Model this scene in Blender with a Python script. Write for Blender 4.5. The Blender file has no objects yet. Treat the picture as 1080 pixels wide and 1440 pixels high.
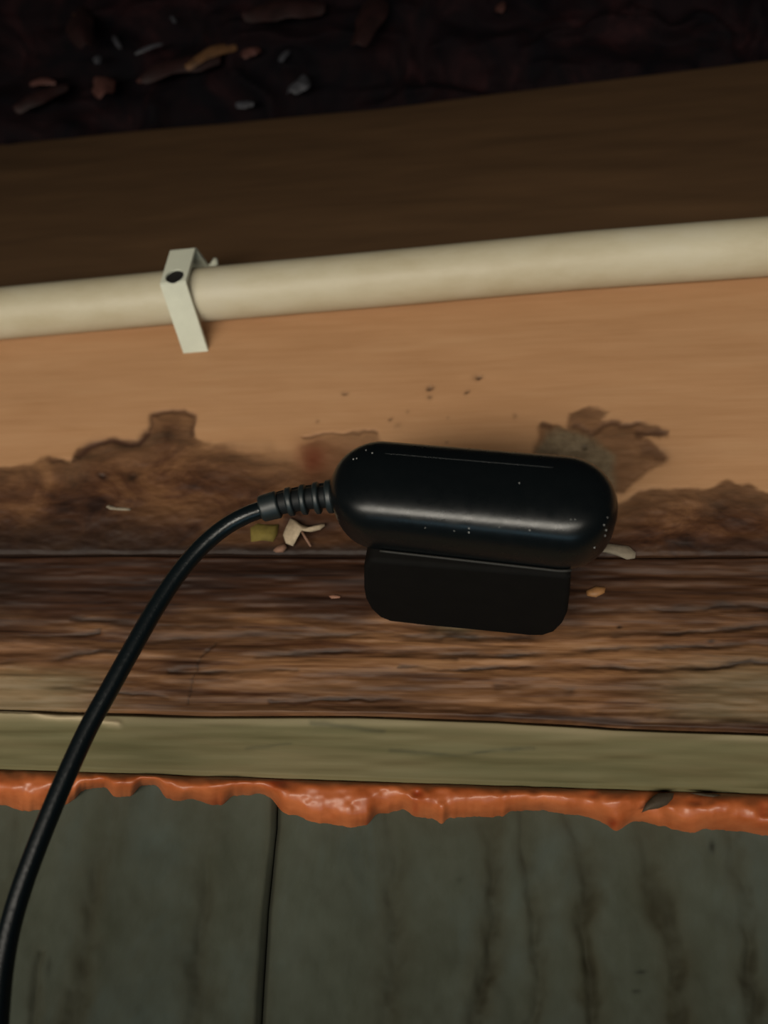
import bpy, bmesh, math
import numpy as np
from mathutils import Vector, Matrix

# ------------------------------------------------------------------ camera
SC = bpy.context.scene
COL = SC.collection
W, H, F = 1080.0, 1440.0, 1040.0
D0 = 0.30
Xc = Vector((6940, 60, 1040)).normalized()          # wall axes seen in camera space
Zc = Vector((140, 1800, -1040)); Zc = (Zc - Zc.dot(Xc) * Xc).normalized()
Yc = Zc.cross(Xc)
R = Matrix((Xc, Yc, Zc))                             # camera -> world
CAM = -D0 * (R @ Vector((0, 0, -1)))
cam_d = bpy.data.cameras.new('camera'); cam = bpy.data.objects.new('camera', cam_d); COL.objects.link(cam)
M4 = R.to_4x4(); M4.translation = CAM
cam.matrix_world = M4
cam_d.sensor_fit = 'VERTICAL'; cam_d.sensor_height = 36.0; cam_d.lens = 36.0 * F / H
cam_d.clip_start = 0.005; cam_d.clip_end = 50
cam_d.dof.use_dof = True; cam_d.dof.focus_distance = 0.250; cam_d.dof.aperture_fstop = 7.5
SC.camera = cam

# ------------------------------------------------------------------ world, light, exposure
world = bpy.data.worlds.new('world'); SC.world = world; world.use_nodes = True
bg = world.node_tree.nodes['Background']
bg.inputs[0].default_value = (0.55, 0.6, 0.8, 1); bg.inputs[1].default_value = 0.012

def area(name, loc, target, sx, sy, power, color):
    l = bpy.data.lights.new(name, 'AREA'); l.shape = 'RECTANGLE'; l.size = sx; l.size_y = sy
    l.energy = power; l.color = color
    o = bpy.data.objects.new(name, l); COL.objects.link(o); o.location = loc
    o.rotation_euler = (Vector(target) - Vector(loc)).to_track_quat('-Z', 'Y').to_euler()
    return o
key = area('window_light', (-0.12, -0.45, -0.345), (-0.05, 0, 0.050), 1.4, 0.12, 1.9, (1.0, 0.93, 0.80))
blue = area('added_blue_light', (0.05, -0.22, -0.62), (0.0, 0, 0.0), 0.5, 0.10, 0.36, (0.45, 0.80, 1.0))  # added low bluish lamp, for a teal streak and fill
key.data.spread = math.radians(75)
SC.view_settings.view_transform = 'Standard'; SC.view_settings.look = 'None'
SC.view_settings.gamma = 1.0; SC.view_settings.use_curve_mapping = False
SC.view_settings.exposure = 0.0

# ------------------------------------------------------------------ geometry helpers
Rn = np.array(R); CN = np.array(CAM)
def unproj(px, py, h=0.0):
    """points where the sight lines through px,py reach the depth plane h in front of the wall"""
    px, py, h = np.broadcast_arrays(np.asarray(px, float), np.asarray(py, float), np.asarray(h, float))
    d = np.stack([(px - W / 2) / F, -(py - H / 2) / F, -np.ones_like(px)], -1) @ Rn.T
    t = (-h - CN[1]) / d[..., 1]
    return CN + d * t[..., None]
def proj(P):
    c = (np.asarray(P) - CN) @ Rn
    return W / 2 + F * c[..., 0] / -c[..., 2], H / 2 - F * c[..., 1] / -c[..., 2]
def unproj_plane(px, py, p0, n):
    px, py = np.broadcast_arrays(np.asarray(px, float), np.asarray(py, float))
    d = np.stack([(px - W / 2) / F, -(py - H / 2) / F, -np.ones_like(px)], -1) @ Rn.T
    t = ((np.array(p0) - CN) @ np.array(n)) / (d @ np.array(n))
    return CN + d * t[..., None]

def hsh(i, j, s):
    n = (i.astype(np.int64) * 374761393 + j.astype(np.int64) * 668265263 + s * 144665) & 0x7fffffff
    n = ((n ^ (n >> 13)) * 1274126177) & 0x7fffffff
    return ((n ^ (n >> 16)) & 0xffff) / 65535.0
def vnoise(x, y, s=0):
    x = np.asarray(x, float); y = np.asarray(y, float)
    i = np.floor(x); j = np.floor(y); u = x - i; v = y - j
    u = u * u * u * (u * (6 * u - 15) + 10); v = v * v * v * (v * (6 * v - 15) + 10)
    a = hsh(i, j, s); b = hsh(i + 1, j, s); c = hsh(i, j + 1, s); d = hsh(i + 1, j + 1, s)
    return (a * (1 - u) + b * u) * (1 - v) + (c * (1 - u) + d * u) * v
def fbm(x, y, s=0, o=4, g=0.5):
    t = 0; a = 1; n = 0
    for k in range(o):
        t = t + a * (vnoise(x * 2 ** k, y * 2 ** k, s + 17 * k) - 0.5) * 2; n += a; a *= g
    return t / n
def sstep(a, b, x):
    t = np.clip((x - a) / (b - a), 0, 1); return t * t * (3 - 2 * t)
def curve(pts):
    xs = [p[0] for p in pts]; ys = [p[1] for p in pts]
    def f(x):
        x = np.asarray(x, float); y = np.interp(x, xs, ys)
        y = y + np.where(x < xs[0], (x - xs[0]) * (ys[1] - ys[0]) / (xs[1] - xs[0]), 0)
        return y + np.where(x > xs[-1], (x - xs[-1]) * (ys[-1] - ys[-2]) / (xs[-1] - xs[-2]), 0)
    return f
def poly_sd(px, py, poly):
    """signed distance in pixels, positive inside"""
    best = np.full(px.shape, 1e9); ins = np.zeros(px.shape, bool)
    n = len(poly)
    for i in range(n):
        (x1, y1), (x2, y2) = poly[i], poly[(i + 1) % n]
        dx, dy = x2 - x1, y2 - y1
        t = np.clip(((px - x1) * dx + (py - y1) * dy) / (dx * dx + dy * dy + 1e-9), 0, 1)
        best = np.minimum(best, np.hypot(px - x1 - t * dx, py - y1 - t * dy))
        c = ((y1 > py) != (y2 > py)) & (px < dx * (py - y1) / (dy + 1e-12) + x1)
        ins ^= c
    return np.where(ins, best, -best)
def line_d(px, py, pts):
    best = np.full(px.shape, 1e9)
    for (x1, y1), (x2, y2) in zip(pts[:-1], pts[1:]):
        dx, dy = x2 - x1, y2 - y1
        t = np.clip(((px - x1) * dx + (py - y1) * dy) / (dx * dx + dy * dy + 1e-9), 0, 1)
        best = np.minimum(best, np.hypot(px - x1 - t * dx, py - y1 - t * dy))
    return best

def mesh_obj(name, verts, faces, m, parent=None, smooth=True):
    me = bpy.data.meshes.new(name); me.from_pydata([tuple(v) for v in verts], [], faces)
    me.materials.append(m); me.update()
    if smooth: me.polygons.foreach_set('use_smooth', [True] * len(me.polygons))
    o = bpy.data.objects.new(name, me); COL.objects.link(o)
    if parent: o.parent = parent
    return o
def grid_obj(name, P, m, parent=None, attrs=None, back=None, thick=0.02):
    """P: (nv,nu,3) front surface; closed behind with a skirt and back face"""
    nv, nu, _ = P.shape
    V = P.reshape(-1, 3)
    idx = np.arange(nv * nu).reshape(nv, nu)
    q = np.stack([idx[:-1, :-1], idx[:-1, 1:], idx[1:, 1:], idx[1:, :-1]], -1).reshape(-1, 4)
    ring = np.concatenate([idx[0, :], idx[1:, -1], idx[-1, -2::-1], idx[-2:0:-1, 0]])
    Bv = V[ring].copy(); Bv[:, 1] = (Bv[:, 1] + thick) if back is None else back
    n0 = len(V); nb = len(ring)
    r2 = n0 + np.arange(nb)
    sk = np.stack([ring, r2, np.roll(r2, -1), np.roll(ring, -1)], -1)
    V2 = np.concatenate([V, Bv])
    cen = Bv.mean(0, keepdims=True); V2 = np.concatenate([V2, cen]); ci = len(V2) - 1
    bk = np.stack([r2, np.full(nb, ci), np.roll(r2, -1)], -1)
    me = bpy.data.meshes.new(name)
    nq = len(q) + len(sk); nt = len(bk)
    me.vertices.add(len(V2)); me.vertices.foreach_set('co', V2.astype(np.float32).ravel())
    loops = np.concatenate([q.ravel(), sk.ravel(), bk.ravel()]).astype(np.int32)
    me.loops.add(len(loops)); me.loops.foreach_set('vertex_index', loops)
    me.polygons.add(nq + nt)
    st = np.concatenate([np.arange(nq) * 4, nq * 4 + np.arange(nt) * 3]).astype(np.int32)
    me.polygons.foreach_set('loop_start', st)
    sm = np.zeros(nq + nt, bool); sm[:len(q)] = True
    me.update(calc_edges=True)
    me.polygons.foreach_set('use_smooth', sm)
    me.validate()
    for k, a in (attrs or {}).items():
        at = me.attributes.new(k, 'FLOAT', 'POINT')
        d = np.zeros(len(V2), np.float32); d[:nv * nu] = a.reshape(-1)
        d[nv*nu:nv*nu+nb] = a.reshape(-1)[ring]
        at.data.foreach_set('value', d)
    me.materials.append(m)
    o = bpy.data.objects.new(name, me); COL.objects.link(o)
    if parent: o.parent = parent
    return o
def tube(name, pts, rad, m, parent=None, seg=20, closed=False, cap=True, squash=None):
    pts = [Vector(p) for p in pts]; n = len(pts)
    rad = rad if hasattr(rad, '__len__') else [rad] * n
    V = []; Fc = []
    up = Vector((0, 0, 1)); prev = None
    for i in range(n):
        a = pts[(i - 1) % n] if closed or i > 0 else pts[i]
        b = pts[(i + 1) % n] if closed or i < n - 1 else pts[i]
        t = (b - a).normalized()
        if prev is None:
            u = t.orthogonal().normalized()
        else:
            u = (prev - prev.dot(t) * t).normalized()
        prev = u; w = t.cross(u)
        for k in range(seg):
            an = 2 * math.pi * k / seg
            V.append(pts[i] + rad[i] * (math.cos(an) * u + math.sin(an) * w))
    for i in range(n if closed else n - 1):
        j = (i + 1) % n
        for k in range(seg):
            l = (k + 1) % seg
            Fc.append((i * seg + k, i * seg + l, j * seg + l, j * seg + k))
    if cap and not closed:
        Fc.append(tuple(range(seg - 1, -1, -1))); Fc.append(tuple((n - 1) * seg + k for k in range(seg)))
    return mesh_obj(name, V, Fc, m, parent)
def spline(pts, k=10):
    pts = [np.array(p, float) for p in pts]; out = []
    P = [2 * pts[0] - pts[1]] + pts + [2 * pts[-1] - pts[-2]]
    for i in range(1, len(P) - 2):
        for j in range(k):
            t = j / k
            out.append(0.5 * ((2 * P[i]) + (-P[i-1] + P[i+1]) * t + (2*P[i-1] - 5*P[i] + 4*P[i+1] - P[i+2]) * t*t
                              + (-P[i-1] + 3*P[i] - 3*P[i+1] + P[i+2]) * t**3))
    out.append(pts[-1]); return out
def tag(o, label, cat, group=None, kind=None):
    o['label'] = label; o['category'] = cat
    if group: o['group'] = group
    if kind: o['kind'] = kind
    return o
def empty(name, loc):
    o = bpy.data.objects.new(name, None); COL.objects.link(o); o.location = loc; o.empty_display_size = 0.01
    return o
def adopt(ob, root):
    """parent a mesh built in world coordinates"""
    ob.parent = root; ob.matrix_parent_inverse = Matrix.Translation(root.location).inverted()
    return ob

# ------------------------------------------------------------------ material helpers
class NT:
    def __init__(s, name):
        s.m = bpy.data.materials.new(name); s.m.use_nodes = True
        s.t = s.m.node_tree; s.b = s.t.nodes['Principled BSDF']
        s.co = s.t.nodes.new('ShaderNodeTexCoord').outputs['Object']
    def link(s, a, b): s.t.links.new(a, b)
    def _in(s, n, i, v):
        if v is None: return
        if hasattr(v, 'is_output'): s.link(v, n.inputs[i])
        else: n.inputs[i].default_value = v
    def noise(s, scale, stretch=(1, 1, 1), detail=4, rough=0.6, dist=0.0, off=(0, 0, 0)):
        mp = s.t.nodes.new('ShaderNodeMapping'); mp.inputs['Scale'].default_value = stretch
        mp.inputs['Location'].default_value = off
        s.link(s.co, mp.inputs[0])
        n = s.t.nodes.new('ShaderNodeTexNoise'); n.inputs['Scale'].default_value = scale
        n.inputs['Detail'].default_value = detail; n.inputs['Roughness'].default_value = rough
        n.inputs['Distortion'].default_value = dist
        s.link(mp.outputs[0], n.inputs['Vector']); return n.outputs['Fac']
    def attr(s, n):
        a = s.t.nodes.new('ShaderNodeAttribute'); a.attribute_name = n; return a.outputs['Fac']
    def ramp(s, f, stops):
        r = s.t.nodes.new('ShaderNodeValToRGB'); s.link(f, r.inputs[0])
        e = r.color_ramp.elements
        while len(e) < len(stops): e.new(0.5)
        for k, (p, c) in enumerate(stops):
            e[k].position = p; e[k].color = (*c, 1) if hasattr(c, '__len__') else (c, c, c, 1)
        return r.outputs[0]
    def mix(s, f, a, b, mode='MIX'):
        n = s.t.nodes.new('ShaderNodeMix'); n.data_type = 'RGBA'; n.blend_type = mode
        s._in(n, 0, f)
        for i, v in ((6, a), (7, b)):
            if not hasattr(v, 'is_output') and len(v) == 3: v = (*v, 1)
            s._in(n, i, v)
        return n.outputs[2]
    def math(s, op, a, b=None):
        n = s.t.nodes.new('ShaderNodeMath'); n.operation = op; s._in(n, 0, a); s._in(n, 1, b); return n.outputs[0]
    def bump(s, h, strength=0.5, dist=0.001):
        n = s.t.nodes.new('ShaderNodeBump'); n.inputs['Strength'].default_value = strength
        n.inputs['Distance'].default_value = dist; s.link(h, n.inputs['Height'])
        s.link(n.outputs[0], s.b.inputs['Normal'])
    def col(s, c): s._in(s.b, 'Base Color', (*c, 1) if not hasattr(c, 'is_output') else c)
    def rough(s, r): s._in(s.b, 'Roughness', r)

def simple(name, color, rough=0.5, spec=0.5, var=0.0, vscale=200, bump=0.0, bscale=600):
    n = NT(name)
    if var:
        f = n.noise(vscale); n.col(n.ramp(f, [(0.3, [c * (1 - var) for c in color]), (0.7, [c * (1 + var) for c in color])]))
    else: n.col(color)
    n.rough(rough); n.b.inputs['Specular IOR Level'].default_value = spec
    if bump: n.bump(n.noise(bscale), bump, 0.0005)
    return n.m

# main beam: planed pine with damp stains
n = NT('pine_beam')
g1 = n.noise(60, (0.25, 1, 1.6), 5, 0.6, 0.4)
g2 = n.noise(240, (0.08, 1, 1.5), 4, 0.6)
base = n.ramp(g1, [(0.25, (0.36, 0.185, 0.085)), (0.5, (0.42, 0.225, 0.110)), (0.75, (0.46, 0.262, 0.135))])
base = n.mix(0.35, base, n.ramp(g2, [(0.3, (0.34, 0.175, 0.08)), (0.7, (0.46, 0.26, 0.135))]))
blot = n.noise(45, (0.6, 1, 1), 5, 0.65, 0.8, (3, 1, 2))
st = n.ramp(blot, [(0.32, (0.018, 0.006, 0.003)), (0.48, (0.070, 0.027, 0.011)), (0.70, (0.175, 0.080, 0.033))])
c = n.mix(n.attr('stain'), base, st)
c = n.mix(n.attr('rim'), c, (0.045, 0.018, 0.010))
c = n.mix(n.attr('mould'), c, n.ramp(n.noise(160, (1, 1, 1), 4), [(0.3, (0.10, 0.075, 0.045)), (0.7, (0.20, 0.155, 0.095))]))
c = n.mix(n.attr('red'), c, (0.12, 0.028, 0.010))
c = n.mix(n.attr('dark'), c, (0.012, 0.006, 0.004))
n.col(c); n.rough(0.62); n.b.inputs['Specular IOR Level'].default_value = 0.3
n.bump(n.noise(420, (0.12, 1, 1.5), 4), 0.15, 0.0005)
M_beam = n.m

n = NT('shaded_board')  # colour darkened to imitate the light fading above the pipe
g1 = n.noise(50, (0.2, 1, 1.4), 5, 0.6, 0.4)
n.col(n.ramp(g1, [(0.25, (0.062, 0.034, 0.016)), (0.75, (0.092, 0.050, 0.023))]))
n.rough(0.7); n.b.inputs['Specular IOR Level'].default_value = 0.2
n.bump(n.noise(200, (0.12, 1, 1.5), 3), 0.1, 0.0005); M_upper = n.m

n = NT('rough_plank')
g1 = n.noise(38, (0.22, 1, 2.2), 6, 0.62, 0.9)
g2 = n.noise(130, (0.10, 1, 1.8), 5, 0.65, 0.6)
wood = n.ramp(g1, [(0.36, (0.025, 0.008, 0.004)), (0.48, (0.095, 0.036, 0.013)), (0.58, (0.235, 0.105, 0.042)), (0.74, (0.37, 0.20, 0.095))])
wood = n.mix(0.45, wood, n.ramp(g2, [(0.36, (0.045, 0.016, 0.006)), (0.66, (0.30, 0.155, 0.070))]))
drk = n.ramp(g2, [(0.35, (0.010, 0.0035, 0.002)), (0.68, (0.046, 0.016, 0.006))])
c = n.mix(n.attr('stain'), wood, drk)
c = n.mix(n.attr('mould'), c, (0.19, 0.155, 0.085))
c = n.mix(n.attr('dark'), c, (0.014, 0.007, 0.004))
n.col(c); n.rough(0.6); n.b.inputs['Specular IOR Level'].default_value = 0.3
n.bump(n.noise(220, (0.10, 1, 1.4), 4, 0.55), 0.3, 0.0007); M_rough = n.m

n = NT('green_batten')
g1 = n.noise(40, (0.25, 1, 2), 5, 0.6, 0.8)
g2 = n.noise(200, (0.1, 1, 1.6), 5, 0.6)
c = n.ramp(g1, [(0.28, (0.105, 0.098, 0.045)), (0.5, (0.140, 0.122, 0.058)), (0.75, (0.185, 0.145, 0.075))])
c = n.mix(0.35, c, n.ramp(g2, [(0.3, (0.105, 0.096, 0.045)), (0.7, (0.18, 0.148, 0.076))]))
c = n.mix(n.attr('pale'), c, (0.40, 0.32, 0.20))
c = n.mix(n.attr('dark'), c, (0.05, 0.05, 0.03))
n.col(c); n.rough(0.7); n.b.inputs['Specular IOR Level'].default_value = 0.2
n.bump(n.noise(200, (0.1, 1, 1.3), 4), 0.2, 0.0005); M_batten = n.m

n = NT('grey_panel')
g1 = n.noise(26, (1, 1, 0.6), 6, 0.65, 0.6)
g2 = n.noise(120, (1, 1, 0.6), 6, 0.7)
c = n.ramp(g1, [(0.3, (0.050, 0.053, 0.034)), (0.5, (0.063, 0.069, 0.050)), (0.72, (0.070, 0.088, 0.076))])
c = n.mix(0.3, c, n.ramp(g2, [(0.3, (0.038, 0.042, 0.028)), (0.7, (0.082, 0.088, 0.068))]))
c = n.mix(n.attr('brown'), c, (0.044, 0.037, 0.019))
c = n.mix(n.attr('dark'), c, (0.012, 0.012, 0.008))
n.col(c); n.rough(0.85); n.b.inputs['Specular IOR Level'].default_value = 0.15
n.bump(n.noise(300, (1, 1, 0.5), 4, 0.6), 0.2, 0.0005); M_grey = n.m

n = NT('orange_foam')
g = n.noise(90, (1, 1, 1), 4, 0.6)
c = n.ramp(g, [(0.3, (0.36, 0.080, 0.018)), (0.7, (0.52, 0.145, 0.045))])
c = n.mix(n.attr('dark'), c, (0.25, 0.028, 0.004))
n.col(c); n.rough(0.42); n.b.inputs['Specular IOR Level'].default_value = 0.6
n.b.inputs['Subsurface Weight'].default_value = 0.0
n.bump(n.noise(150, (1, 1, 1), 2), 0.15, 0.001); M_foam = n.m

n = NT('pipe_plastic')
c = n.ramp(n.noise(35, (0.5, 1, 1), 5, 0.65), [(0.3, (0.40, 0.34, 0.22)), (0.55, (0.47, 0.42, 0.30)), (0.8, (0.50, 0.46, 0.36))])
n.col(c); n.rough(0.55); n.bump(n.noise(150, (0.2, 1, 1)), 0.15, 0.0005); M_pipe = n.m
M_clip = simple('clip_plastic', (0.52, 0.53, 0.43), 0.5, 0.4, 0.06, 90, 0.1, 300)
M_hole = simple('dark_steel', (0.012, 0.011, 0.010), 0.6, 0.3)
n = NT('gloss_black')
n.col((0.0025, 0.0035, 0.004)); n.rough(n.ramp(n.noise(220), [(0.3, 0.25), (0.7, 0.33)])); n.b.inputs['Specular IOR Level'].default_value = 0.28
n.bump(n.noise(500, (1, 1, 1), 3), 0.10, 0.0003); M_black = n.m
M_body = simple('matt_black', (0.0045, 0.0042, 0.0038), 0.8, 0.06, 0.1, 120, 0.15, 900)
M_lip = simple('worn_black', (0.05, 0.05, 0.045), 0.5, 0.4)
M_cable = simple('cable_rubber', (0.0025, 0.0045, 0.0055), 0.28, 0.3, 0, 0, 0.2, 900)
M_relief = simple('relief_rubber', (0.006, 0.010, 0.011), 0.48, 0.5)
M_rub = simple('relief_core', (0.003, 0.004, 0.0045), 0.6, 0.25)
M_chip = simple('yellow_wood', (0.15, 0.112, 0.026), 0.8, 0.2, 0.2, 300, 0.4, 500)
M_web = simple('dry_white', (0.40, 0.31, 0.21), 0.8, 0.2, 0.2, 500, 0.5, 800)
M_webp = simple('dry_pink', (0.22, 0.12, 0.08), 0.8, 0.2)
M_sliver = simple('pale_sliver', (0.20, 0.165, 0.12), 0.8, 0.2, 0.25, 200, 0.5, 600)
M_leaf = simple('dark_leaf', (0.055, 0.038, 0.022), 0.7, 0.3, 0.3, 300, 0.5, 400)
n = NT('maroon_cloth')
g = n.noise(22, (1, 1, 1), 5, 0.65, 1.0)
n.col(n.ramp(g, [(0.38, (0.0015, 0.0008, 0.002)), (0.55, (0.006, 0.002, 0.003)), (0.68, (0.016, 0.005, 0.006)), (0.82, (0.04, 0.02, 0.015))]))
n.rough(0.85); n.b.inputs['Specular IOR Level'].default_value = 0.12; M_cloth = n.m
M_scrapg = simple('scrap_grey', (0.05, 0.05, 0.058), 0.5, 0.5, 0.3, 200)
M_scrapb = simple('scrap_brown', (0.10, 0.048, 0.02), 0.6, 0.3, 0.4, 120)
M_scrapp = simple('scrap_pink', (0.075, 0.03, 0.024), 0.6, 0.3, 0.3, 120)

# ------------------------------------------------------------------ the wall build-up
XL, XR = -850, 2000
def field(n_u, n_v, top, bot, xl=XL, xr=XR):
    u = np.linspace(xl, xr, n_u)[None, :].repeat(n_v, 0)
    v = np.linspace(0, 1, n_v)[:, None].repeat(n_u, 1)
    t = top(u); b = bot(u)
    return u, b + (t - b) * v, v           # v runs bottom -> top
def edge_round(px_e, w=5.0):
    return sstep(0, 1, np.clip(px_e / w, 0, 1))

pipe_c = curve([(-500, 483), (0, 441), (256, 417), (540, 392), (810, 367), (1080, 347), (1600, 308)])
# --- main beam
def top_main(x): return pipe_c(x) + 14
bot_main = curve([(-500, 790), (0, 781), (300, 780), (540, 782), (800, 784), (1080, 782), (1600, 780)])
U, Y, V = field(1250, 220, top_main, bot_main)
wx = U + 8 * fbm(U / 40, Y / 40, 3, 2) + 2.5 * fbm(U / 14, Y / 14, 4, 2)
wy = Y + 8 * fbm(U / 40, Y / 40, 5, 2) + 2.5 * fbm(U / 14, Y / 14, 6, 2)
stainA = [(-900, 640), (-200, 665), (0, 656), (50, 650), (72, 640), (100, 648), (112, 628), (165, 612), (188, 620), (205, 602),
          (214, 580), (245, 573), (277, 586), (278, 612), (300, 628), (345, 634), (385, 640), (425, 652), (470, 660), (560, 700), (720, 735),
          (850, 715), (900, 690), (985, 686), (1020, 676), (1080, 690), (2100, 710), (2100, 830), (-900, 830)]
sd = poly_sd(wx, wy, stainA)
soft = 4 + 22 * sstep(300, 360, U) * (1 - sstep(480, 520, U)) 
stain = sstep(-1, 1, sd / soft)
stain *= 0.78 + 0.22 * sstep(0, 60, sd)
stainC = [(752, 612), (757, 598), (775, 600), (800, 602), (805, 582), (832, 574), (862, 580), (850, 592), (900, 598), (942, 607), (925, 620), (905, 618),
          (935, 645), (922, 660), (900, 668), (880, 690), (800, 700), (750, 660)]
sc_ = poly_sd(wx, wy, stainC)
stain = np.maximum(stain, 0.72 * sstep(-4, 5, sc_))
stainR = [(425, 625), (445, 612), (530, 610), (560, 640), (560, 700), (415, 700)]
sr = poly_sd(wx, wy, stainR)
stain = np.maximum(stain, 0.55 * sstep(-5, 8, sr))
red = 0.75 * np.exp(-((wx - 438) / 20) ** 2 - ((wy - 645) / 26) ** 2) + 0.3 * np.exp(-((wx - 470) / 40) ** 2 - ((wy - 650) / 30) ** 2)
rim = 0.9 * np.exp(-(line_d(wx, wy, [(116, 636), (130, 625), (165, 617), (188, 624), (203, 610)]) / 6) ** 2)
rim = np.maximum(rim, 0.6 * np.exp(-(line_d(wx, wy, [(205, 605), (214, 582), (245, 575), (277, 588), (276, 608)]) / 4) ** 2))
rim = np.maximum(rim, 0.5 * np.exp(-(line_d(wx, wy, [(75, 647), (110, 644)]) / 4) ** 2))
rim = np.maximum(rim, 0.55 * np.exp(-(line_d(wx, wy, [(430, 614), (460, 609), (528, 610)]) / 2.5) ** 2))
rim = np.maximum(rim, 0.65 * np.exp(-(line_d(wx, wy, [(900, 614), (938, 610)]) / 4.5) ** 2))
rim = np.maximum(rim, 0.55 * np.exp(-(line_d(wx, wy, [(812, 600), (835, 612), (850, 600), (900, 600)]) / 4.5) ** 2))
rim = np.maximum(rim, 0.5 * np.exp(-(line_d(wx, wy, [(905, 634), (925, 640)]) / 11) ** 2))
rim = np.maximum(rim, 0.5 * np.exp(-(line_d(wx, wy, [(757, 603), (772, 604)]) / 5) ** 2))
mould = 0.85 * sstep(-6, 10, poly_sd(wx, wy, [(750, 640), (762, 612), (800, 602), (835, 615), (862, 640), (868, 690), (800, 700)]))
dark = np.zeros_like(U)
for x, y, r, a in [(605, 545, 5, .8), (670, 528, 5, .9), (659, 550, 3.5, .7), (487, 551, 4, .6), (607, 560, 4, .55), (551, 589, 3, .6), (565, 598, 5, .25), (450, 592, 3, .4), (575, 577, 3, .3),
                   (825, 632, 5, .6), (148, 674, 6, .8), (190, 673, 9, .8), (633, 621, 3, .4), (725, 586, 4, .35), (632, 585, 3, .25)]:
    dark = np.maximum(dark, a * np.exp(-((wx - x) / r) ** 2 - ((wy - y) / (r * .9)) ** 2))
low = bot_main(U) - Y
dark = np.maximum(dark, 0.92 * (1 - sstep(4, 26 + 8 * fbm(U / 50, Y * 0, 9), low)) * (1 - 0.35 * sstep(600, 1000, U)))  # gap shading painted along the lower edge
dark = np.maximum(dark, 0.85 * (1 - sstep(10, 95, low + 16 * fbm(U / 60, Y / 30, 10))) * (1 - sstep(150, 520, U)))  # lower left: damp stain and painted gap shade together
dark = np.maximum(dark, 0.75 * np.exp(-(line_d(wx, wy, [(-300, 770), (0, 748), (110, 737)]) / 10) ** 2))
dark = np.maximum(dark, 0.6 * np.exp(-((wx - 420) / 65) ** 2 - ((wy - 752) / 20) ** 2))  # painted shadow of the charger block, left of the pill
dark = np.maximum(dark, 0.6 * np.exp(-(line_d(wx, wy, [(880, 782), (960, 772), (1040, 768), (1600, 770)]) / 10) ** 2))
h = 0.0002 * fbm(U / 200, Y / 30, 20, 2) + stain * 0.0012 * fbm(U / 45, Y / 22, 21) - 0.0010 * rim - 0.0012 * sstep(.3, .9, dark) * sstep(90, 120, low)
h = h + 0.0012 * sstep(0, 1, stain) * sstep(0, 30, sd) 
h -= 0.0008 * (1 - sstep(0, 5, low))
P = unproj(U, Y, 0); P[..., 1] -= h
main = grid_obj('wooden_beam', P, M_beam, None, dict(stain=stain, rim=rim, mould=mould, red=red, dark=dark), back=0.045)
tag(main, 'pale orange pine beam with scalloped brown damp stains, the charger mounted on it', 'beam')

# --- upper board, leaning back above the pipe, its colour darkened as shade
a0 = unproj(0, float(pipe_c(0)), 0); a1 = unproj(1080, float(pipe_c(1080)), 0)
ax = Vector(a1 - a0).normalized()
TILT = math.radians(7)
nrm = Matrix.Rotation(-TILT, 3, ax) @ Vector((0, -1, 0))      # faces out and a little up
if nrm.z < 0: nrm = Matrix.Rotation(TILT, 3, ax) @ Vector((0, -1, 0))
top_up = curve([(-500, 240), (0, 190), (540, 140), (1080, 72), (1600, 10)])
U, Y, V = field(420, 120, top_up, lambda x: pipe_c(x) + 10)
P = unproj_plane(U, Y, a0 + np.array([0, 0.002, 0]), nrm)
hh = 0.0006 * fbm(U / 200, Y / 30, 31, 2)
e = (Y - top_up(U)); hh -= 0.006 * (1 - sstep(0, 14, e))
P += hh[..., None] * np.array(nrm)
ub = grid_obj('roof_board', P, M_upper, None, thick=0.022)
tag(ub, 'brown board leaning back above the cream pipe, its colour darkened as shade', 'board')

# --- rough lower plank
top_l = curve([(-500, 786), (0, 779), (300, 779), (540, 781), (1080, 781), (1600, 778)])
bot_l = curve([(-500, 995), (0, 1000), (150, 1004), (300, 1007), (500, 1007), (700, 1014), (860, 1024), (1080, 1032), (1600, 1045)])
U, Y, V = field(1250, 150, top_l, bot_l)
wx = U + 10 * fbm(U / 60, Y / 30, 43); wy = Y + 6 * fbm(U / 70, Y / 20, 45) + 2.5 * fbm(U / 18, Y / 9, 46)
stain = (1 - sstep(70, 125, wy - top_l(U) + 25 * fbm(U / 90, Y / 40, 47)))
stain = np.maximum(stain, 0.8 * (1 - sstep(0, 190, U)) * (1 - sstep(880, 930, wy)))
stain = 0.97 * stain * (1 - 0.15 * sstep(700, 900, U))
stain = np.maximum(stain, 0.55 * np.exp(-((wx - 265) / 35) ** 2 - ((wy - 945) / 38) ** 2))
stain = np.maximum(stain, 0.5 * np.exp(-((wx - 80) / 90) ** 2 - ((wy - 920) / 12) ** 2))
stain = np.maximum(stain, 0.45 * np.exp(-((wx - 560) / 80) ** 2 - ((wy - 975) / 20) ** 2))
stain = np.maximum(stain, 0.9 * np.exp(-((wy - bot_l(U) + 8) / 9) ** 2) * sstep(560, 700, U))
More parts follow.
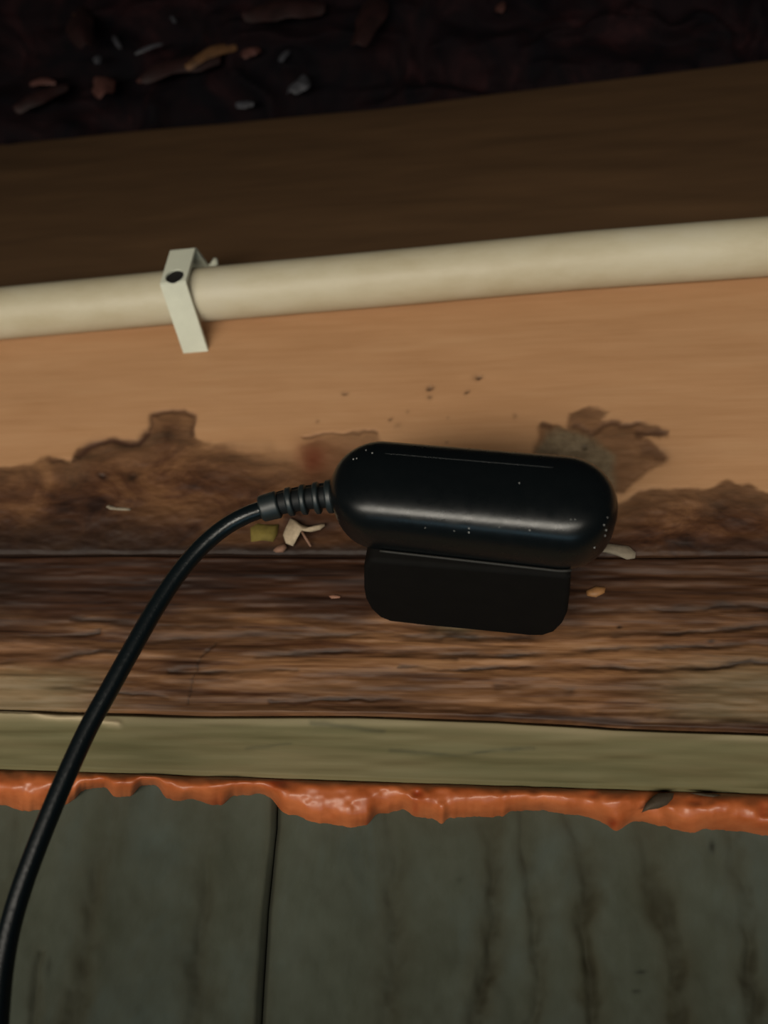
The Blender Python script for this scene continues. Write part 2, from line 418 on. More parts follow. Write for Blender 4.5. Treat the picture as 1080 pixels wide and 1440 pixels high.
cracks = [([(0, 934), (60, 928), (150, 918), (200, 920)], 3), ([(100, 872), (180, 878), (260, 882), (330, 884)], 3),
          ([(190, 903), (300, 897), (420, 893), (560, 896), (620, 898)], 3.4), ([(360, 922), (470, 919), (600, 920), (700, 922), (860, 914), (1080, 908), (1500, 905)], 3),
          ([(240, 946), (330, 948), (420, 945)], 2.2), ([(600, 896), (740, 897), (880, 892), (1080, 884), (1500, 880)], 3),
          ([(800, 858), (900, 860), (1030, 857), (1500, 862)], 3), ([(700, 967), (745, 968), (800, 972)], 5), ([(540, 921), (640, 924)], 3),
          ([(900, 942), (990, 938), (1080, 932)], 3), ([(560, 940), (700, 944), (840, 941), (930, 940)], 2.2),
          ([(0, 895), (60, 900), (140, 893)], 3), ([(20, 960), (120, 972), (240, 985)], 2), ([(380, 988), (470, 982), (560, 984)], 2.4)]
crk = np.zeros_like(U)
for pts, w in cracks:
    crk = np.maximum(crk, np.clip(0.62 + 0.75 * fbm(U / 60, Y / 30, 48, 2), 0, 1) * np.exp(-(line_d(wx, wy, pts) / (w * (1.0 + 0.7 * vnoise(U / 25, Y / 30, 52)))) ** 2))
crk = np.maximum(crk, 0.6 * np.exp(-(line_d(U + 3 * fbm(U / 8, Y / 8, 49), Y, [(305, 905), (285, 925), (275, 950), (265, 990)]) / 1.6) ** 2))
dark = 0.9 * crk
for x, y, rx, ry, a in [(870, 884, 4, 2, .9), (1003, 902, 6, 3, .8), (1015, 855, 20, 7, .8), (640, 893, 28, 6, .8), (610, 891, 12, 5, .6), (0, 830, 60, 40, .6)]:
    dark = np.maximum(dark, a * np.exp(-((wx - x) / rx) ** 2 - ((wy - y) / ry) ** 2))
mould = 0.45 * sstep(850, 1020, wx) * sstep(900, 960, wy) * (1 - sstep(-24, -6, wy - bot_l(U)))
mould = np.maximum(mould, 0.6 * (1 - sstep(60, 200, wx)) * sstep(930, 960, wy))
mould = np.maximum(mould, 0.5 * np.exp(-((wx - 640) / 30) ** 2 - ((wy - 885) / 10) ** 2))
et = Y - top_l(U); eb = bot_l(U) - Y
h = 0.0010 + 0.0011 * fbm(U / 180, Y / 18, 50, 3) + 0.0003 * fbm(U / 40, Y / 9, 51, 2) - 0.0006 * crk
h -= 0.0022 * (1 - sstep(0, 8, et)) + 0.0016 * (1 - sstep(0, 6, eb))
P = unproj(U, Y, 0); P[..., 1] -= h
pl = grid_obj('wooden_plank', P, M_rough, None, dict(stain=stain, mould=mould, dark=dark), back=0.045)
tag(pl, 'rough cracked brown plank below the charger, split along the grain', 'plank')

# --- pale green batten
bot_b = curve([(-500, 1062), (0, 1079), (540, 1097), (1080, 1114), (1600, 1132)])
U, Y, V = field(1000, 70, lambda x: bot_l(x) + 1, lambda x: bot_b(x) + 3)
et = Y - bot_l(U) - 1; eb = bot_b(U) + 3 - Y
wy = Y + 4 * fbm(U / 40, Y / 16, 61)
pale = 0.8 * np.exp(-(line_d(U, wy, [(-20, 1000), (50, 1005), (120, 1014), (170, 1019)]) / 4) ** 2) + 0.35 * np.exp(-((et - 8) / 6) ** 2)
dark = 0.7 * np.exp(-(line_d(U, wy, [(550, 1057), (640, 1062), (750, 1056)]) / 3) ** 2) * (0.6 + 0.4 * fbm(U / 20, Y / 10, 62))
dark = np.maximum(dark, 0.5 * np.exp(-(line_d(U, wy, [(440, 1018), (500, 1024), (540, 1030)]) / 3.5) ** 2))
dark = np.maximum(dark, 0.35 * np.exp(-(line_d(U, wy, [(350, 1056), (410, 1048)]) / 3) ** 2))
h = 0.0020 + 0.0006 * fbm(U / 160, Y / 18, 63, 2) + 0.0010 * np.exp(-(line_d(U, wy, [(-20, 1000), (50, 1005), (120, 1014), (170, 1019)]) / 5) ** 2)
h -= 0.0018 * (1 - sstep(0, 5, et)) + 0.0010 * (1 - sstep(0, 6, eb))
P = unproj(U, Y, 0); P[..., 1] -= h
bt = grid_obj('wooden_batten', P, M_batten, None, dict(pale=pale, dark=dark), back=0.04)
tag(bt, 'narrow olive-green wooden batten between the rough plank and the orange foam', 'batten')

# --- grey ridged wall, two panels meeting at a joint
GD = -0.006
grooves = [([(20, 1100), (-20, 1260), (-60, 1440), (-120, 1700)], 9, .5), ([(142, 1100), (128, 1200), (112, 1290), (88, 1400), (60, 1600)], 12, .75),
           ([(36, 1340), (28, 1440), (10, 1600)], 5, .5), ([(296, 1120), (282, 1200), (266, 1300), (262, 1400), (250, 1600)], 11, .6),
           ([(548, 1120), (545, 1250), (552, 1350), (545, 1440), (540, 1700)], 12, .6),
           ([(686, 1120), (690, 1250), (690, 1340), (668, 1440), (650, 1600)], 11, .9),
           ([(730, 1130), (748, 1250), (762, 1340), (750, 1440), (750, 1600)], 9, .7),
           ([(806, 1130), (812, 1180), (824, 1240), (818, 1300), (830, 1360), (842, 1440), (860, 1600)], 11, 1.0),
           ([(916, 1150), (926, 1240), (942, 1300), (958, 1370), (968, 1440), (1000, 1700)], 12, .9),
           ([(1040, 1150), (1050, 1260), (1062, 1350), (1078, 1440), (1120, 1700)], 12, .8),
           ([(1180, 1150), (1240, 1440), (1290, 1700)], 12, .8), ([(1300, 1150), (1380, 1440), (1450, 1700)], 12, .8),
           ([(-160, 1100), (-240, 1440), (-320, 1700)], 12, .8), ([(-280, 1100), (-380, 1440), (-460, 1700)], 12, .8)]
joint = [(384, 1060), (380, 1160), (366, 1280), (356, 1440), (345, 1720)]
jx = curve([(y, x) for x, y in joint])
wall = empty('wall_back', (0, 0, -0.15)); wall['kind'] = 'structure'
for side in (0, 1):
    nv, nu = 220, (440 if side == 0 else 620)
    v = np.linspace(0, 1, nv)[:, None].repeat(nu, 1); Y = 1720 + (1062 - 1720) * v
    s = np.linspace(0, 1, nu)[None, :].repeat(nv, 0)
    J = jx(Y)
    U = (XL + (J - 1.5 - XL) * s) if side == 0 else (J + 1.5 + (XR - J - 1.5) * s)
    ej = np.abs(U - J) - 1.5
    wx = U + 12 * fbm(U / 50, Y / 70, 71, 2) + 2.5 * fbm(U / 16, Y / 22, 72, 2)
    gr = np.zeros_like(U); gr2 = np.zeros_like(U)
    for pts, w, a in grooves:
        d = line_d(wx, Y, pts)
        k = (0.45 + 0.55 * sstep(1130, 1330, Y)) * a * (0.8 + 0.4 * fbm(U / 30, Y / 40, 73))
        gr = np.maximum(gr, k * np.exp(-(d / w) ** 2)); gr2 = np.maximum(gr2, k * np.exp(-(d / (w * 2.0)) ** 2))
    h = GD + 0.0028 * fbm(U / 110, Y / 300, 74, 2) + 0.0005 * fbm(U / 30, Y / 44, 75, 2) - 0.0030 * gr
    h = h - 0.0022 * (1 - sstep(0, 9, ej)) - (0.001 if side == 0 else 0.0)
    dark = np.maximum(0.55 * gr * sstep(0.1, .9, gr), 0.6 * (1 - sstep(0, 8, ej)))
    for x, y, rx, ry, a in [(1000, 1188, 6, 9, .8), (905, 1368, 8, 3, .7), (903, 1396, 6, 3, .6), (50, 1360, 4, 14, .4), (640, 1235, 4, 4, .3)]:
        dark = np.maximum(dark, a * np.exp(-((wx - x) / rx) ** 2 - ((Y - y) / ry) ** 2))
    brown = np.clip(0.9 * gr2 + 0.4 * (1 - sstep(0, 25, ej)), 0, 1)
    P = unproj(U, Y, 0); P[..., 1] -= h
    pn = grid_obj('panel', P, M_grey, None, dict(dark=dark, brown=brown), back=0.03)
    adopt(pn, wall)
    pn['label'] = 'grey-green ridged panel left of the dark joint' if side == 0 else 'wider grey-green ridged panel right of the dark joint'

# --- orange foam bead
fb = curve([(-900, 1100), (-700, 1106), (-500, 1112), (-300, 1125), (-200, 1108), (-80, 1132), (0, 1132), (20, 1139), (42, 1143), (58, 1141), (95, 1135), (108, 1124), (114, 1112), (150, 1107), (158, 1122), (188, 1119), (196, 1106), (222, 1104), (232, 1122), (245, 1127),
            (280, 1126), (300, 1133), (313, 1136), (323, 1122), (330, 1118), (372, 1119), (388, 1128), (396, 1146), (420, 1155), (440, 1164), (500, 1168), (518, 1163), (527, 1146), (570, 1139), (582, 1150), (612, 1152),
            (622, 1164), (630, 1152), (700, 1150), (712, 1152), (716, 1142), (760, 1142), (826, 1150), (850, 1160), (866, 1173), (884, 1162), (892, 1156), (915, 1160), (958, 1172), (975, 1176), (990, 1168), (1080, 1178), (1200, 1170), (1260, 1190), (1400, 1186), (1600, 1200), (2100, 1214)])
fb0 = fb
def fb(x): return sum(fb0(x + d) for d in (-4.5, -3, -1.5, 0, 1.5, 3, 4.5)) / 7 + 1.6 * fbm(x / 14, x * 0, 83, 2)
U, Y, V = field(1500, 46, lambda x: bot_b(x) + 2, lambda x: fb(x) + 1.6 * fbm(x / 9, x * 0, 80))
prof = np.sqrt(np.clip(1 - (2 * V ** 1.55 - 1) ** 2, 0, 1)) ** 0.9
lump = fbm(U / 46, Y / 40, 81, 2); fine = fbm(U / 20, Y / 18, 82, 2)
wdt = (fb(U) - bot_b(U))
h = -0.0100 + 0.0065 * V + prof * (0.0120 - 0.005 * V + 0.00004 * wdt + 0.0030 * lump + 0.0007 * fine)
dark = np.zeros_like(U)
for x, y, rx, ry, a in [(392, 1100, 16, 8, .9), (587, 1116, 8, 7, .85), (584, 1136, 5, 14, .5), (862, 1158, 9, 7, .8), (308, 1130, 14, 8, .6), (518, 1158, 6, 9, .5), (835, 1117, 8, 7, .5), (752, 1110, 8, 6, .4),
                        (1072, 1140, 8, 14, .5), (1140, 1130, 10, 8, .6), (980, 1128, 16, 6, .35), (-90, 1110, 12, 9, .7)]:
    g_ = a * np.exp(-((U - x) / rx) ** 2 - ((Y - y) / ry) ** 2)
    dark = np.maximum(dark, g_); h -= 0.0022 * g_ * prof
P = unproj(U, Y, h)
fo = grid_obj('foam_bead', P, M_foam, None, dict(dark=dark), back=0.0115)
tag(fo, 'lumpy glossy orange expanding-foam bead squeezed out under the green batten', 'foam seal')

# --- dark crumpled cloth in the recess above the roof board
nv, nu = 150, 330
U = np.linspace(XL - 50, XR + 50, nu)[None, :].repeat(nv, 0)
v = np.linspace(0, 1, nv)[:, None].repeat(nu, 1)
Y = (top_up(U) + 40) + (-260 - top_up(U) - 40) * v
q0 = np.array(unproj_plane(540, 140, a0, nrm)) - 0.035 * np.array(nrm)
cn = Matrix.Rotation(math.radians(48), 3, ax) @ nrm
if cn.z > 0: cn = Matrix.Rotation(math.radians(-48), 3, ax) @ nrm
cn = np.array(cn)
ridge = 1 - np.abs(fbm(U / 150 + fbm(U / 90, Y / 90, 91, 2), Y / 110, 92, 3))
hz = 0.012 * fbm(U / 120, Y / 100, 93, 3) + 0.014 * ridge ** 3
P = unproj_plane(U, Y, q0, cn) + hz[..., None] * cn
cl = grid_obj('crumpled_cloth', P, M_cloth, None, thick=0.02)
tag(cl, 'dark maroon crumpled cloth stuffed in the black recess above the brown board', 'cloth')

def scrap(name, px, py, hgt, w, l, ang, m, seed, label, cat, group=None, curl=0.3, nseg=7):
    """small curled flake: w,l in metres, lying at depth hgt"""
    c0 = unproj_plane(px, py, q0 + 0.016 * cn, cn); ca, sa = math.cos(ang), math.sin(ang)
    V_ = []; Fc = []
    rng = np.random.RandomState(seed)
    ww = [w * (0.35 + 0.65 * math.sin(math.pi * (i + .35) / (nseg + .7))) * (0.8 + 0.4 * rng.rand()) for i in range(nseg + 1)]
    for i in range(nseg + 1):
        t = i / nseg - .5
        for j in (-1, 0, 1):
            x = t * l; z = j * ww[i] / 2 + 0.12 * w * math.sin(4 * t + seed)
            y = -curl * w * (1 - j * j) - curl * l * (0.25 - t * t) + 0.1 * w * rng.rand()
            V_.append((c0[0] + ca * x - sa * z, c0[1] + y, c0[2] + sa * x + ca * z))
    for i in range(nseg):
        for j in range(2):
            a = i * 3 + j; Fc.append((a, a + 3, a + 4, a + 1))
    o = mesh_obj(name, V_, Fc, m)
    so = o.modifiers.new('s', 'SOLIDIFY'); so.thickness = 0.0006; so.offset = 0
    sb = o.modifiers.new('u', 'SUBSURF'); sb.levels = 1; sb.render_levels = 2
    if label: tag(o, label, cat, group)
    return o
DH = -0.055
scraps = [(108, 28, .006, .014, 1.9, M_scrapb, 'small pale scrap at the top left corner of the dark recess'),
          (138, 85, .006, .009, 1.6, M_scrapg, 'whitish scrap below the top left scrap in the dark recess'),
          (62, 118, .007, .018, -.1, M_scrapp, 'pinkish flake at the far left of the dark recess'),
          (145, 125, .016, .022, -.9, M_scrapp, 'maroon triangular flap low on the left of the dark recess'),
          (165, 60, .004, .018, -1.0, M_scrapg, 'thin grey strip slanting in the dark recess'),
          (210, 70, .004, .018, .5, M_scrapg, 'thin grey strip rising to the right in the dark recess'),
          (203, 113, .006, .009, 0.0, M_scrapp, 'small round pink flake left of the brown flap in the recess'),
          (237, 104, .007, .012, .1, M_scrapp, 'larger pink flake touching the brown flap in the recess'),
          (297, 82, .013, .034, .55, M_scrapb, 'long brown flap in the middle of the dark recess'),
          (352, 76, .010, .012, .8, M_scrapp, 'reddish flake right of the brown flap in the recess'),
          (400, 80, .005, .012, 1.4, M_scrapg, 'upright grey flake right of the brown flap in the recess'),
          (420, 122, .014, .018, 1.3, M_scrapg, 'broad dim grey flake at the right end of the scraps'),
          (345, 148, .007, .012, -.2, M_scrapg, 'grey flake lowest of the scraps just above the brown board'),
          (244, 28, .003, .010, -1.2, M_scrapg, 'tiny grey sliver near the top edge above the brown flap'),
          (705, 12, .006, .010, 1.2, M_scrapp, 'lone pinkish flake at the top edge right of the other scraps')]
M_scrapm = simple('scrap_maroon', (0.017, 0.006, 0.0055), 0.6, 0.3, 0.4, 90)
scraps += [(120, 40, .018, .050, 1.9, M_scrapm, 'long dark maroon strip running down the left of the dark recess'),
           (255, 100, .020, .050, .35, M_scrapm, 'broad dark maroon fold under the brown flap in the recess'),
           (400, 20, .022, .050, .1, M_scrapm, 'dark maroon fold at the top edge above the grey flakes'),
           (520, 30, .018, .055, 1.4, M_scrapm, 'dim maroon fold hanging at the top right of the scraps'),
           (60, 140, .016, .036, .5, M_scrapm, 'dim maroon fold at the far left just above the board')]
for k, (x, y, w, l, a, m, lb) in enumerate(scraps):
    scrap('scrap', x, y, DH + 0.004, w * 1.15, l * 1.15, a, m, 100 + k, lb, 'scrap', 'scraps in the dark recess')

# ------------------------------------------------------------------ pipe and clip
PR = 0.0127
pp = []
for x in np.linspace(-900, 2050, 120):
    p = unproj(x, float(pipe_c(x)), PR + 0.0005); pp.append(p)
pipe = tube('conduit_pipe', pp, PR, M_pipe, seg=48)
tag(pipe, 'cream white plastic conduit pipe running across the wood above the charger', 'pipe')

cA = unproj(275, 496, 0.0)          # wall end of the lower arm
pdir = Vector(pp[60] - pp[36]).normalized()
# pipe centre under the clip
k = min(range(len(pp)), key=lambda i: abs(pp[i][0] - cA[0])); pc = pp[k]
print('clip arm dz', cA[2] - pc[2], 'pipe', PR)
cw = 0.0125
clip = empty('pipe_clip', tuple(cA))
tag(clip, 'pale square-cornered plastic clip holding the cream pipe, dark hole in its front', 'clip')
zb = cA[2] - pc[2]; zt = zb + 0.0156 + 0.0262
zo = zb + 0.0156; fr = 0.0297
outer = [(0.0, zb), (fr - .0007, zo), (fr, zo + 0.0012), (fr, zo + 0.0232), (fr - .001, zo + 0.0246), (0.0190, zo + 0.0262), (0.0150, zo + 0.0264), (0.0, zo + 0.0245)]
inner = [(0.0, zb + 0.0021), (fr - .0018, zo + 0.0012), (fr - .0018, zo + 0.0230), (0.0170, zo + 0.0248), (0.0, zo + 0.0228)]
prof_ = outer + inner[::-1]
bm = bmesh.new()
L = []; Rr = []
for (yy, zz) in prof_:
    for s, lst in ((-1, L), (1, Rr)):
        x = cA[0] + s * cw / 2 - 0.0036 * min(1, yy / 0.0297)
        zc_ = pc[2] + (x - pc[0]) * pdir.z / pdir.x
        lst.append(bm.verts.new((x, -yy, zc_ + zz)))
nn = len(prof_)
for i in range(nn):
    j = (i + 1) % nn
    bm.faces.new((L[i], L[j], Rr[j], Rr[i]))
no = len(outer)
# side walls: bridge outer outline to inner outline
pairs = [(0, 0), (1, 1), (2, 1), (3, 2), (4, 2), (5, 3), (6, 3), (7, 4)]
def I(i): return no + (len(inner) - 1 - i)
for lst, flip in ((L, 0), (Rr, 1)):
    for (a, ia), (b, ib) in zip(pairs[:-1], pairs[1:]):
        vs = [lst[a], lst[b], lst[I(ib)]] + ([lst[I(ia)]] if ia != ib else [])
        try: bm.faces.new(vs)
        except ValueError: pass
bmesh.ops.recalc_face_normals(bm, faces=bm.faces)
me = bpy.data.meshes.new('band'); bm.to_mesh(me); bm.free(); me.materials.append(M_clip)
band = bpy.data.objects.new('band', me); COL.objects.link(band); adopt(band, clip)
# hole with a screw sunk in it
hc = np.array([cA[0] - 0.0036, -0.0297, pc[2] + zo + 0.0050 + (cA[0] - 0.0036 - pc[0]) * pdir.z / pdir.x])
def cyl(name, c, r, y0, y1, m, seg=28, r2=None):
    V_ = []; r2 = r if r2 is None else r2
    for (yy, q) in ((y0, r), (y1, r2)):
        for k in range(seg):
            a = 2 * math.pi * k / seg; V_.append((c[0] + q * math.cos(a), yy, c[2] + q * math.sin(a)))
    Fc = [(k, (k + 1) % seg, seg + (k + 1) % seg, seg + k) for k in range(seg)] + [tuple(range(seg - 1, -1, -1)), tuple(range(seg, 2 * seg))]
    o = mesh_obj(name, V_, Fc, m, smooth=False)
    b_ = bmesh.new(); b_.from_mesh(o.data); bmesh.ops.recalc_face_normals(b_, faces=b_.faces); b_.to_mesh(o.data); b_.free()
    return o
cut = cyl('cut', hc, 0.0044, -0.036, -0.0225, M_hole)
bo = band.modifiers.new('hole', 'BOOLEAN'); bo.object = cut; bo.operation = 'DIFFERENCE'; bo.solver = 'EXACT'
bpy.context.view_layer.update()
dg = bpy.context.evaluated_depsgraph_get()
me2 = bpy.data.meshes.new_from_object(band.evaluated_get(dg)); band.modifiers.clear(); band.data = me2
bpy.data.objects.remove(cut)
bv = band.modifiers.new('b', 'BEVEL'); bv.width = 0.0003; bv.segments = 2; bv.limit_method = 'ANGLE'
sc1 = adopt(cyl('screw', hc, 0.00435, -0.0288, -0.0270, M_hole), clip); sc1['label'] = 'dark sunken screw head'
# little catch tab at the top right of the clip
tx = cA[0] + cw / 2 + 0.0010
tb = tube('catch_tab', [(tx - .004, -0.0145, pc[2] + zt + .0005), (tx - .001, -0.0155, pc[2] + zt + .001), (tx, -0.0165, pc[2] + zt + .0018), (tx + .0004, -0.0175, pc[2] + zt + .0036)], [.0016, .0018, .0019, .0011], M_clip, seg=12)
adopt(tb, clip)

# ------------------------------------------------------------------ charger
HP = 0.060                                     # depth of the cap's axis in front of the wall
c0 = unproj(660, 709, HP)
lft = unproj(462, 690, HP); rgt = unproj(858, 728, HP)
axd = Vector(rgt - lft); half = axd.length / 2; axd.normalize()
axd.y = 0; axd.normalize()
upd = Vector((0, -1, 0)).cross(axd).normalized()
if upd.z < 0: upd = -upd
root_c = empty('wall_charger', (float(c0[0]), 0.0, float(c0[2])))
tag(root_c, 'glossy black pill-shaped charger on a matt black block, plugged to the pine beam with cable', 'charger')
RZ = 0.01585; RY = 0.0145                      # half height, half depth
def stadium(name, m, rz, ry, hl, yc, n=2.0, ex=2.0):
    """pill: superellipse section swept along its axis, rounded ends"""
    V_ = []; Fc = []; A = 56; S = []
    flat = hl - rz
    for t in np.linspace(-math.pi / 2, 0, 22): S.append((-flat + rz * math.sin(t), max(math.cos(t), 1e-3)))
    for t in np.linspace(-1, 1, 14)[1:-1]: S.append((flat * t, 1.0))
    for t in np.linspace(0, math.pi / 2, 22): S.append((flat + rz * math.sin(t), max(math.cos(t), 1e-3)))
    for (s, k) in S:
        for j in range(A):
            a = 2 * math.pi * j / A
            ca, sa = math.cos(a), math.sin(a)
            yy = abs(ca) ** (2 / n) * math.copysign(1, ca) * ry * (k ** 0.55)
            zz = abs(sa) ** (2 / ex) * math.copysign(1, sa) * rz * k
            p = Vector(c0) + axd * s + upd * zz; p.y = -(yc + yy)
            V_.append(p)
    ns = len(S)
    for i in range(ns - 1):
        for j in range(A):
            l = (j + 1) % A; Fc.append((i * A + j, i * A + l, (i + 1) * A + l, (i + 1) * A + j))
    Fc.append(tuple(range(A - 1, -1, -1))); Fc.append(tuple((ns - 1) * A + j for j in range(A)))
    return mesh_obj(name, V_, Fc, m)
cap = adopt(stadium('front_cap', M_black, RZ, RY, half, HP, 3.4, 2.5), root_c)
cap['label'] = 'glossy black pill-shaped front'
# lower edge lip
ring = []
for t in np.linspace(-0.60, 0.74, 30):
    fl = half - RZ; sx_ = t * half; k_ = max(0.0, abs(sx_) - fl); z = -math.sqrt(max(RZ * RZ - k_ * k_, 0))
    p = Vector(c0) + axd * sx_ + upd * (z - 0.0002); p.y = -(HP - RY * 0.45); ring.append(p)
lip = adopt(tube('edge_lip', ring, 0.0004, simple('lip_black', (0.022, 0.021, 0.019), 0.6, 0.2), seg=8), root_c); lip['label'] = 'thin worn grey edge under the pill'
# fine moulding seam
sp = []
for s in np.linspace(-0.6, 0.55, 30):
    z = 0.42; p = Vector(c0) + axd * (half * s) + upd * (RZ * z)
    p.y = -(HP + RY * (1 - abs(z) ** 2.5) ** (1 / 3.4) - 0.00003); sp.append(p)
sm = adopt(tube('mould_seam', sp, 0.00010, simple('seam_black', (0.02, 0.022, 0.022), 0.5, 0.3), seg=6), root_c)
# dust specks
bm = bmesh.new(); rng = np.random.RandomState(4)
for (x, y) in [(497, 645), (502, 642), (524, 636), (848, 738), (852, 752), (855, 728), (838, 778), (806, 730), (803, 733), (728, 680), (850, 745), (640, 745), (655, 741), (668, 748), (700, 744), (735, 745), (590, 741), (515, 634)]:
    best = None
    for vtx in cap.data.vertices:
        if vtx.co.y > -HP: continue
        qx, qy = proj(np.array(vtx.co))
        d = (qx - x) ** 2 + (qy - y) ** 2
        if best is None or d < best[0]: best = (d, vtx.co.copy())
    r = 0.00016 + 0.00012 * rng.rand()
    bmesh.ops.create_icosphere(bm, subdivisions=1, radius=r, matrix=Matrix.Translation(best[1]))
me = bpy.data.meshes.new('dust_specks'); bm.to_mesh(me); bm.free(); me.materials.append(simple('dust', (0.25, .25, .24), .6))
ds = bpy.data.objects.new('dust_specks', me); COL.objects.link(ds); adopt(ds, root_c); ds['kind'] = 'stuff'; 

# block between cap and wall: underside outline
e0 = Vector(unproj(560, 877, 0.0012)); e1 = Vector(unproj(755, 896, 0.0012))
ed = (e1 - e0).normalized(); un = ed.cross(Vector((0, 1, 0))).normalized()
outl = [(512, 770), (511, 800), (511, 830), (514, 845), (521, 858), (533, 869), (548, 875), (600, 881), (655, 886), (710, 891.5), (745, 895), (765, 895), (780, 890), (791, 879), (798, 864), (801, 840), (802.5, 815), (803, 790)]
Pb = [Vector(unproj_plane(x, y, e0, un)) for x, y in outl]
for p in Pb: p.y = max(p.y, -0.0525)
print('block depths', [round(-p.y, 4) for p in Pb])
upb = Vector((0, 0, 1)) - ed * ed.z; upb.normalize()
bm = bmesh.new()
TH = 0.022
lo = [bm.verts.new(p) for p in Pb]; hi = [bm.verts.new(p + upb * TH) for p in Pb]
bm.faces.new(lo); bm.faces.new(hi[::-1])
for i in range(len(lo)):
    j = (i + 1) % len(lo); bm.faces.new((lo[i], hi[i], hi[j], lo[j]))
bmesh.ops.recalc_face_normals(bm, faces=bm.faces)
me = bpy.data.meshes.new('body'); bm.to_mesh(me); bm.free(); me.materials.append(M_body)
body = bpy.data.objects.new('body', me); COL.objects.link(body); adopt(body, root_c)
b = body.modifiers.new('b', 'BEVEL'); b.width = 0.0018; b.segments = 4; b.limit_method = 'ANGLE'; b.angle_limit = math.radians(50)
for p_ in me.polygons: p_.use_smooth = True
wn = body.modifiers.new('w', 'WEIGHTED_NORMAL')
body['label'] = 'matt black block against the beam'

# strain relief + cable
HR = 0.058
sr0 = unproj(474, 697, HR); sr1 = unproj(366, 716, HR)
rel = empty('strain_relief', (0, 0, 0))
cpath = [(470, 698), (440, 700), (410, 705), (380, 711)]
cps = [unproj(x, y, HR) for x, y in cpath]
core = tube('strain_relief', spline(cps, 8), [0.0036] * 25, M_rub, seg=24)
bpy.data.objects.remove(rel); adopt(core, root_c); core['label'] = 'ribbed rubber strain relief'
sp = spline([unproj(x, y, HR) for x, y in [(474, 697), (440, 701), (405, 706), (362, 717)]], 20)
def rib(i0, i1, r0, r1):
    pts = sp[i0:i1 + 1]; n_ = len(pts)
    rr = [(r0 + (r1 - r0) * k / (n_ - 1)) * (0.88 if k in (0, n_ - 1) else 1) for k in range(n_)]
    o = tube('rib', pts, rr, M_relief, seg=24)
    o.parent = core
    return o
for (i0, i1) in [(3, 9), (14, 19), (25, 30), (36, 41), (46, 58)]:
    rib(i0, i1, 0.0056 - 0.000022 * i0, 0.0056 - 0.000022 * i1)
# spine on top tying the ribs together
spn = [Vector(p) + Vector((0, 0.0005, 0.0042 - 0.000015 * k)) for k, p in enumerate(sp[2:58])]
o = tube('spine', spn, 0.0016, M_rub, seg=12); o.parent = core
cab = [(372, 715, .058), (345, 725, .058), (315, 742, .057), (282, 770, .056), (250, 808, .055), (220, 853, .054), (190, 905, .053), (158, 962, .052), (125, 1022, .051),
       (97, 1082, .050), (72, 1140, .049), (50, 1195, .048), (30, 1250, .047), (14, 1305, .046), (3, 1365, .045), (-4, 1440, .044), (-8, 1530, .043), (-6, 1640, .04), (0, 1760, .036)]
cp = spline([unproj(x, y, hh_) for x, y, hh_ in cab], 8)
cable = adopt(tube('cable', cp, 0.00285, M_cable, seg=24), root_c)
cable['label'] = 'black round cable curving down to the lower left'

# ------------------------------------------------------------------ small debris
def blob(name, outline, h0, th, m, label, cat, group=None, parent=None):
    """flat-ish irregular chip, domed, from an outline on the wall"""
    cx = sum(p[0] for p in outline) / len(outline); cy = sum(p[1] for p in outline) / len(outline)
    n_ = len(outline); V_ = [unproj(cx, cy, h0 + th)]
    for k, f in ((1, .6), (2, 1.0), (3, 1.0)):
        for (x, y) in outline:
            hh_ = h0 + th * (.85, .35, -0.2)[k - 1]
            V_.append(unproj(cx + (x - cx) * f, cy + (y - cy) * f, hh_))
    Fc = [(0, 1 + i, 1 + (i + 1) % n_) for i in range(n_)]
    for r_ in range(2):
        for i in range(n_):
            j = (i + 1) % n_; a = 1 + r_ * n_
            Fc.append((a + i, a + n_ + i, a + n_ + j, a + j))
    Fc.append(tuple(1 + 2 * n_ + i for i in range(n_ - 1, -1, -1)))
    o = mesh_obj(name, V_, Fc, m)
    if label: tag(o, label, cat, group)
    if parent: adopt(o, parent)
    return o
blob('wood_chip', [(352, 742), (362, 736), (378, 738), (392, 737), (390, 752), (384, 762), (370, 760), (353, 762)], 0.0005, 0.003, M_chip, 'small yellow wood chip under the ribbed cable sleeve, left of the white shred', 'wood chip')
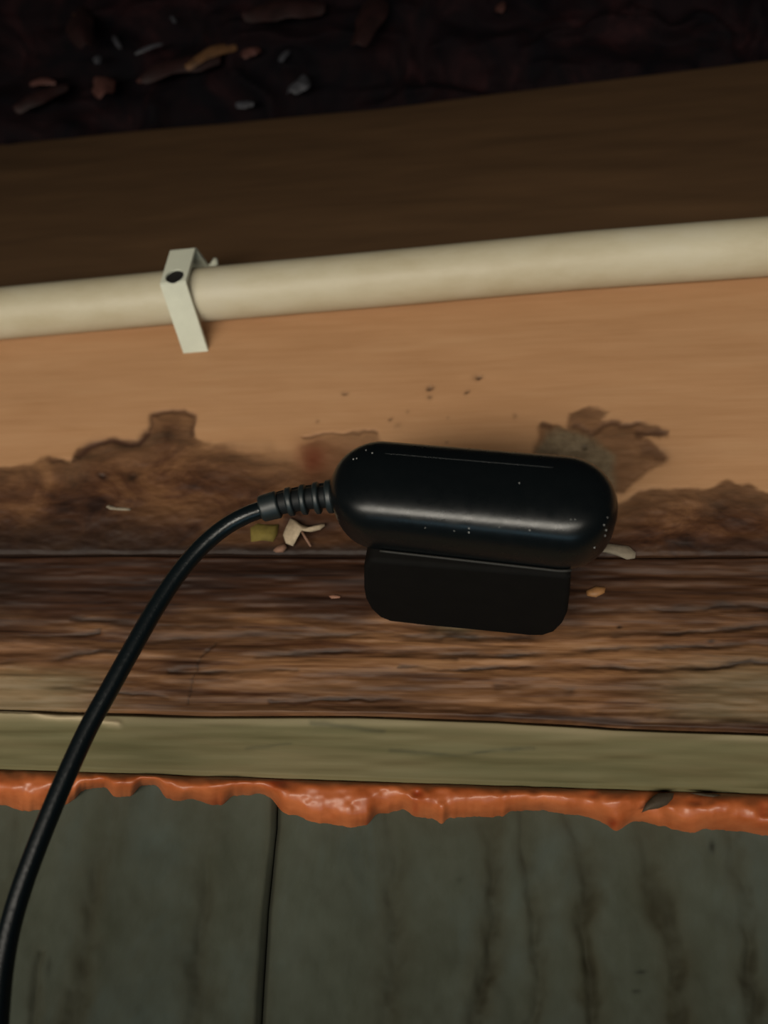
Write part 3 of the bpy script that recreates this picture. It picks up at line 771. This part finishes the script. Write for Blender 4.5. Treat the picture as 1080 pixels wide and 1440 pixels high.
web = empty('dried_shred', tuple(unproj(415, 755, 0.003)))
tag(web, 'dry whitish curled shred hanging under the ribbed cable sleeve', 'debris')
blob('body', [(402, 742), (408, 729), (416, 732), (424, 738), (434, 741), (456, 736), (457, 739), (450, 745), (438, 748), (424, 747), (418, 753), (412, 768), (402, 764), (398, 752)], 0.003, 0.004, M_web, None, None, parent=web)
w1 = adopt(tube('thread', spline([unproj(424, 747, .005), unproj(430, 757, .006), unproj(437, 768, .003)], 6), 0.0005, M_webp, seg=8), web)
o = blob('tip', [(384, 774), (390, 768), (400, 764), (404, 770), (398, 777), (388, 777)], 0.002, 0.003, M_webp, None, None, parent=web); o['label'] = 'pinkish tip of the shred'
blob('wood_sliver', [(832, 775), (838, 768), (852, 764), (868, 766), (884, 768), (894, 777), (893, 785), (882, 787), (866, 781), (850, 777)], 0.002, 0.0025, M_sliver, 'pale grey sliver sticking out to the right from under the charger', 'debris')
blob('pale_flake', [(146, 713), (152, 709), (158, 713), (172, 713), (185, 715), (183, 718), (168, 718), (152, 717)], 0.001, 0.0012, M_sliver, 'thin pale flake on the dark stain left of the cable', 'debris')
blob('red_flake', [(462 + 0, 838), (470, 836), (480, 838), (478, 841), (466, 842)], 0.001, 0.0012, simple('flake_red', (.22, .10, .06), .7), 'tiny reddish flake on the rough plank left of the charger block', 'debris')
blob('amber_flake', [(824, 831), (838, 824), (852, 826), (850, 834), (838, 840), (826, 838)], 0.001, 0.0018, simple('flake_amber', (.26, .12, .04), .6, .5, .3), 'amber resin flake on the rough plank right of the charger block', 'debris')
lf = blob('dead_leaf', [(902, 1143), (908, 1130), (918, 1120), (926, 1115), (948, 1115), (946, 1123), (938, 1132), (926, 1137), (912, 1139)], 0.0040, 0.002, M_leaf, 'dark dead leaf stuck on the orange foam at right', 'leaf')
blob('leaf_fragment', [(968, 1115), (990, 1115), (1012, 1117), (1022, 1123), (1014, 1127), (1004, 1122), (986, 1119)], 0.0035, 0.0015, M_leaf, 'narrow leaf fragment at the foam edge right of the dead leaf', 'leaf')
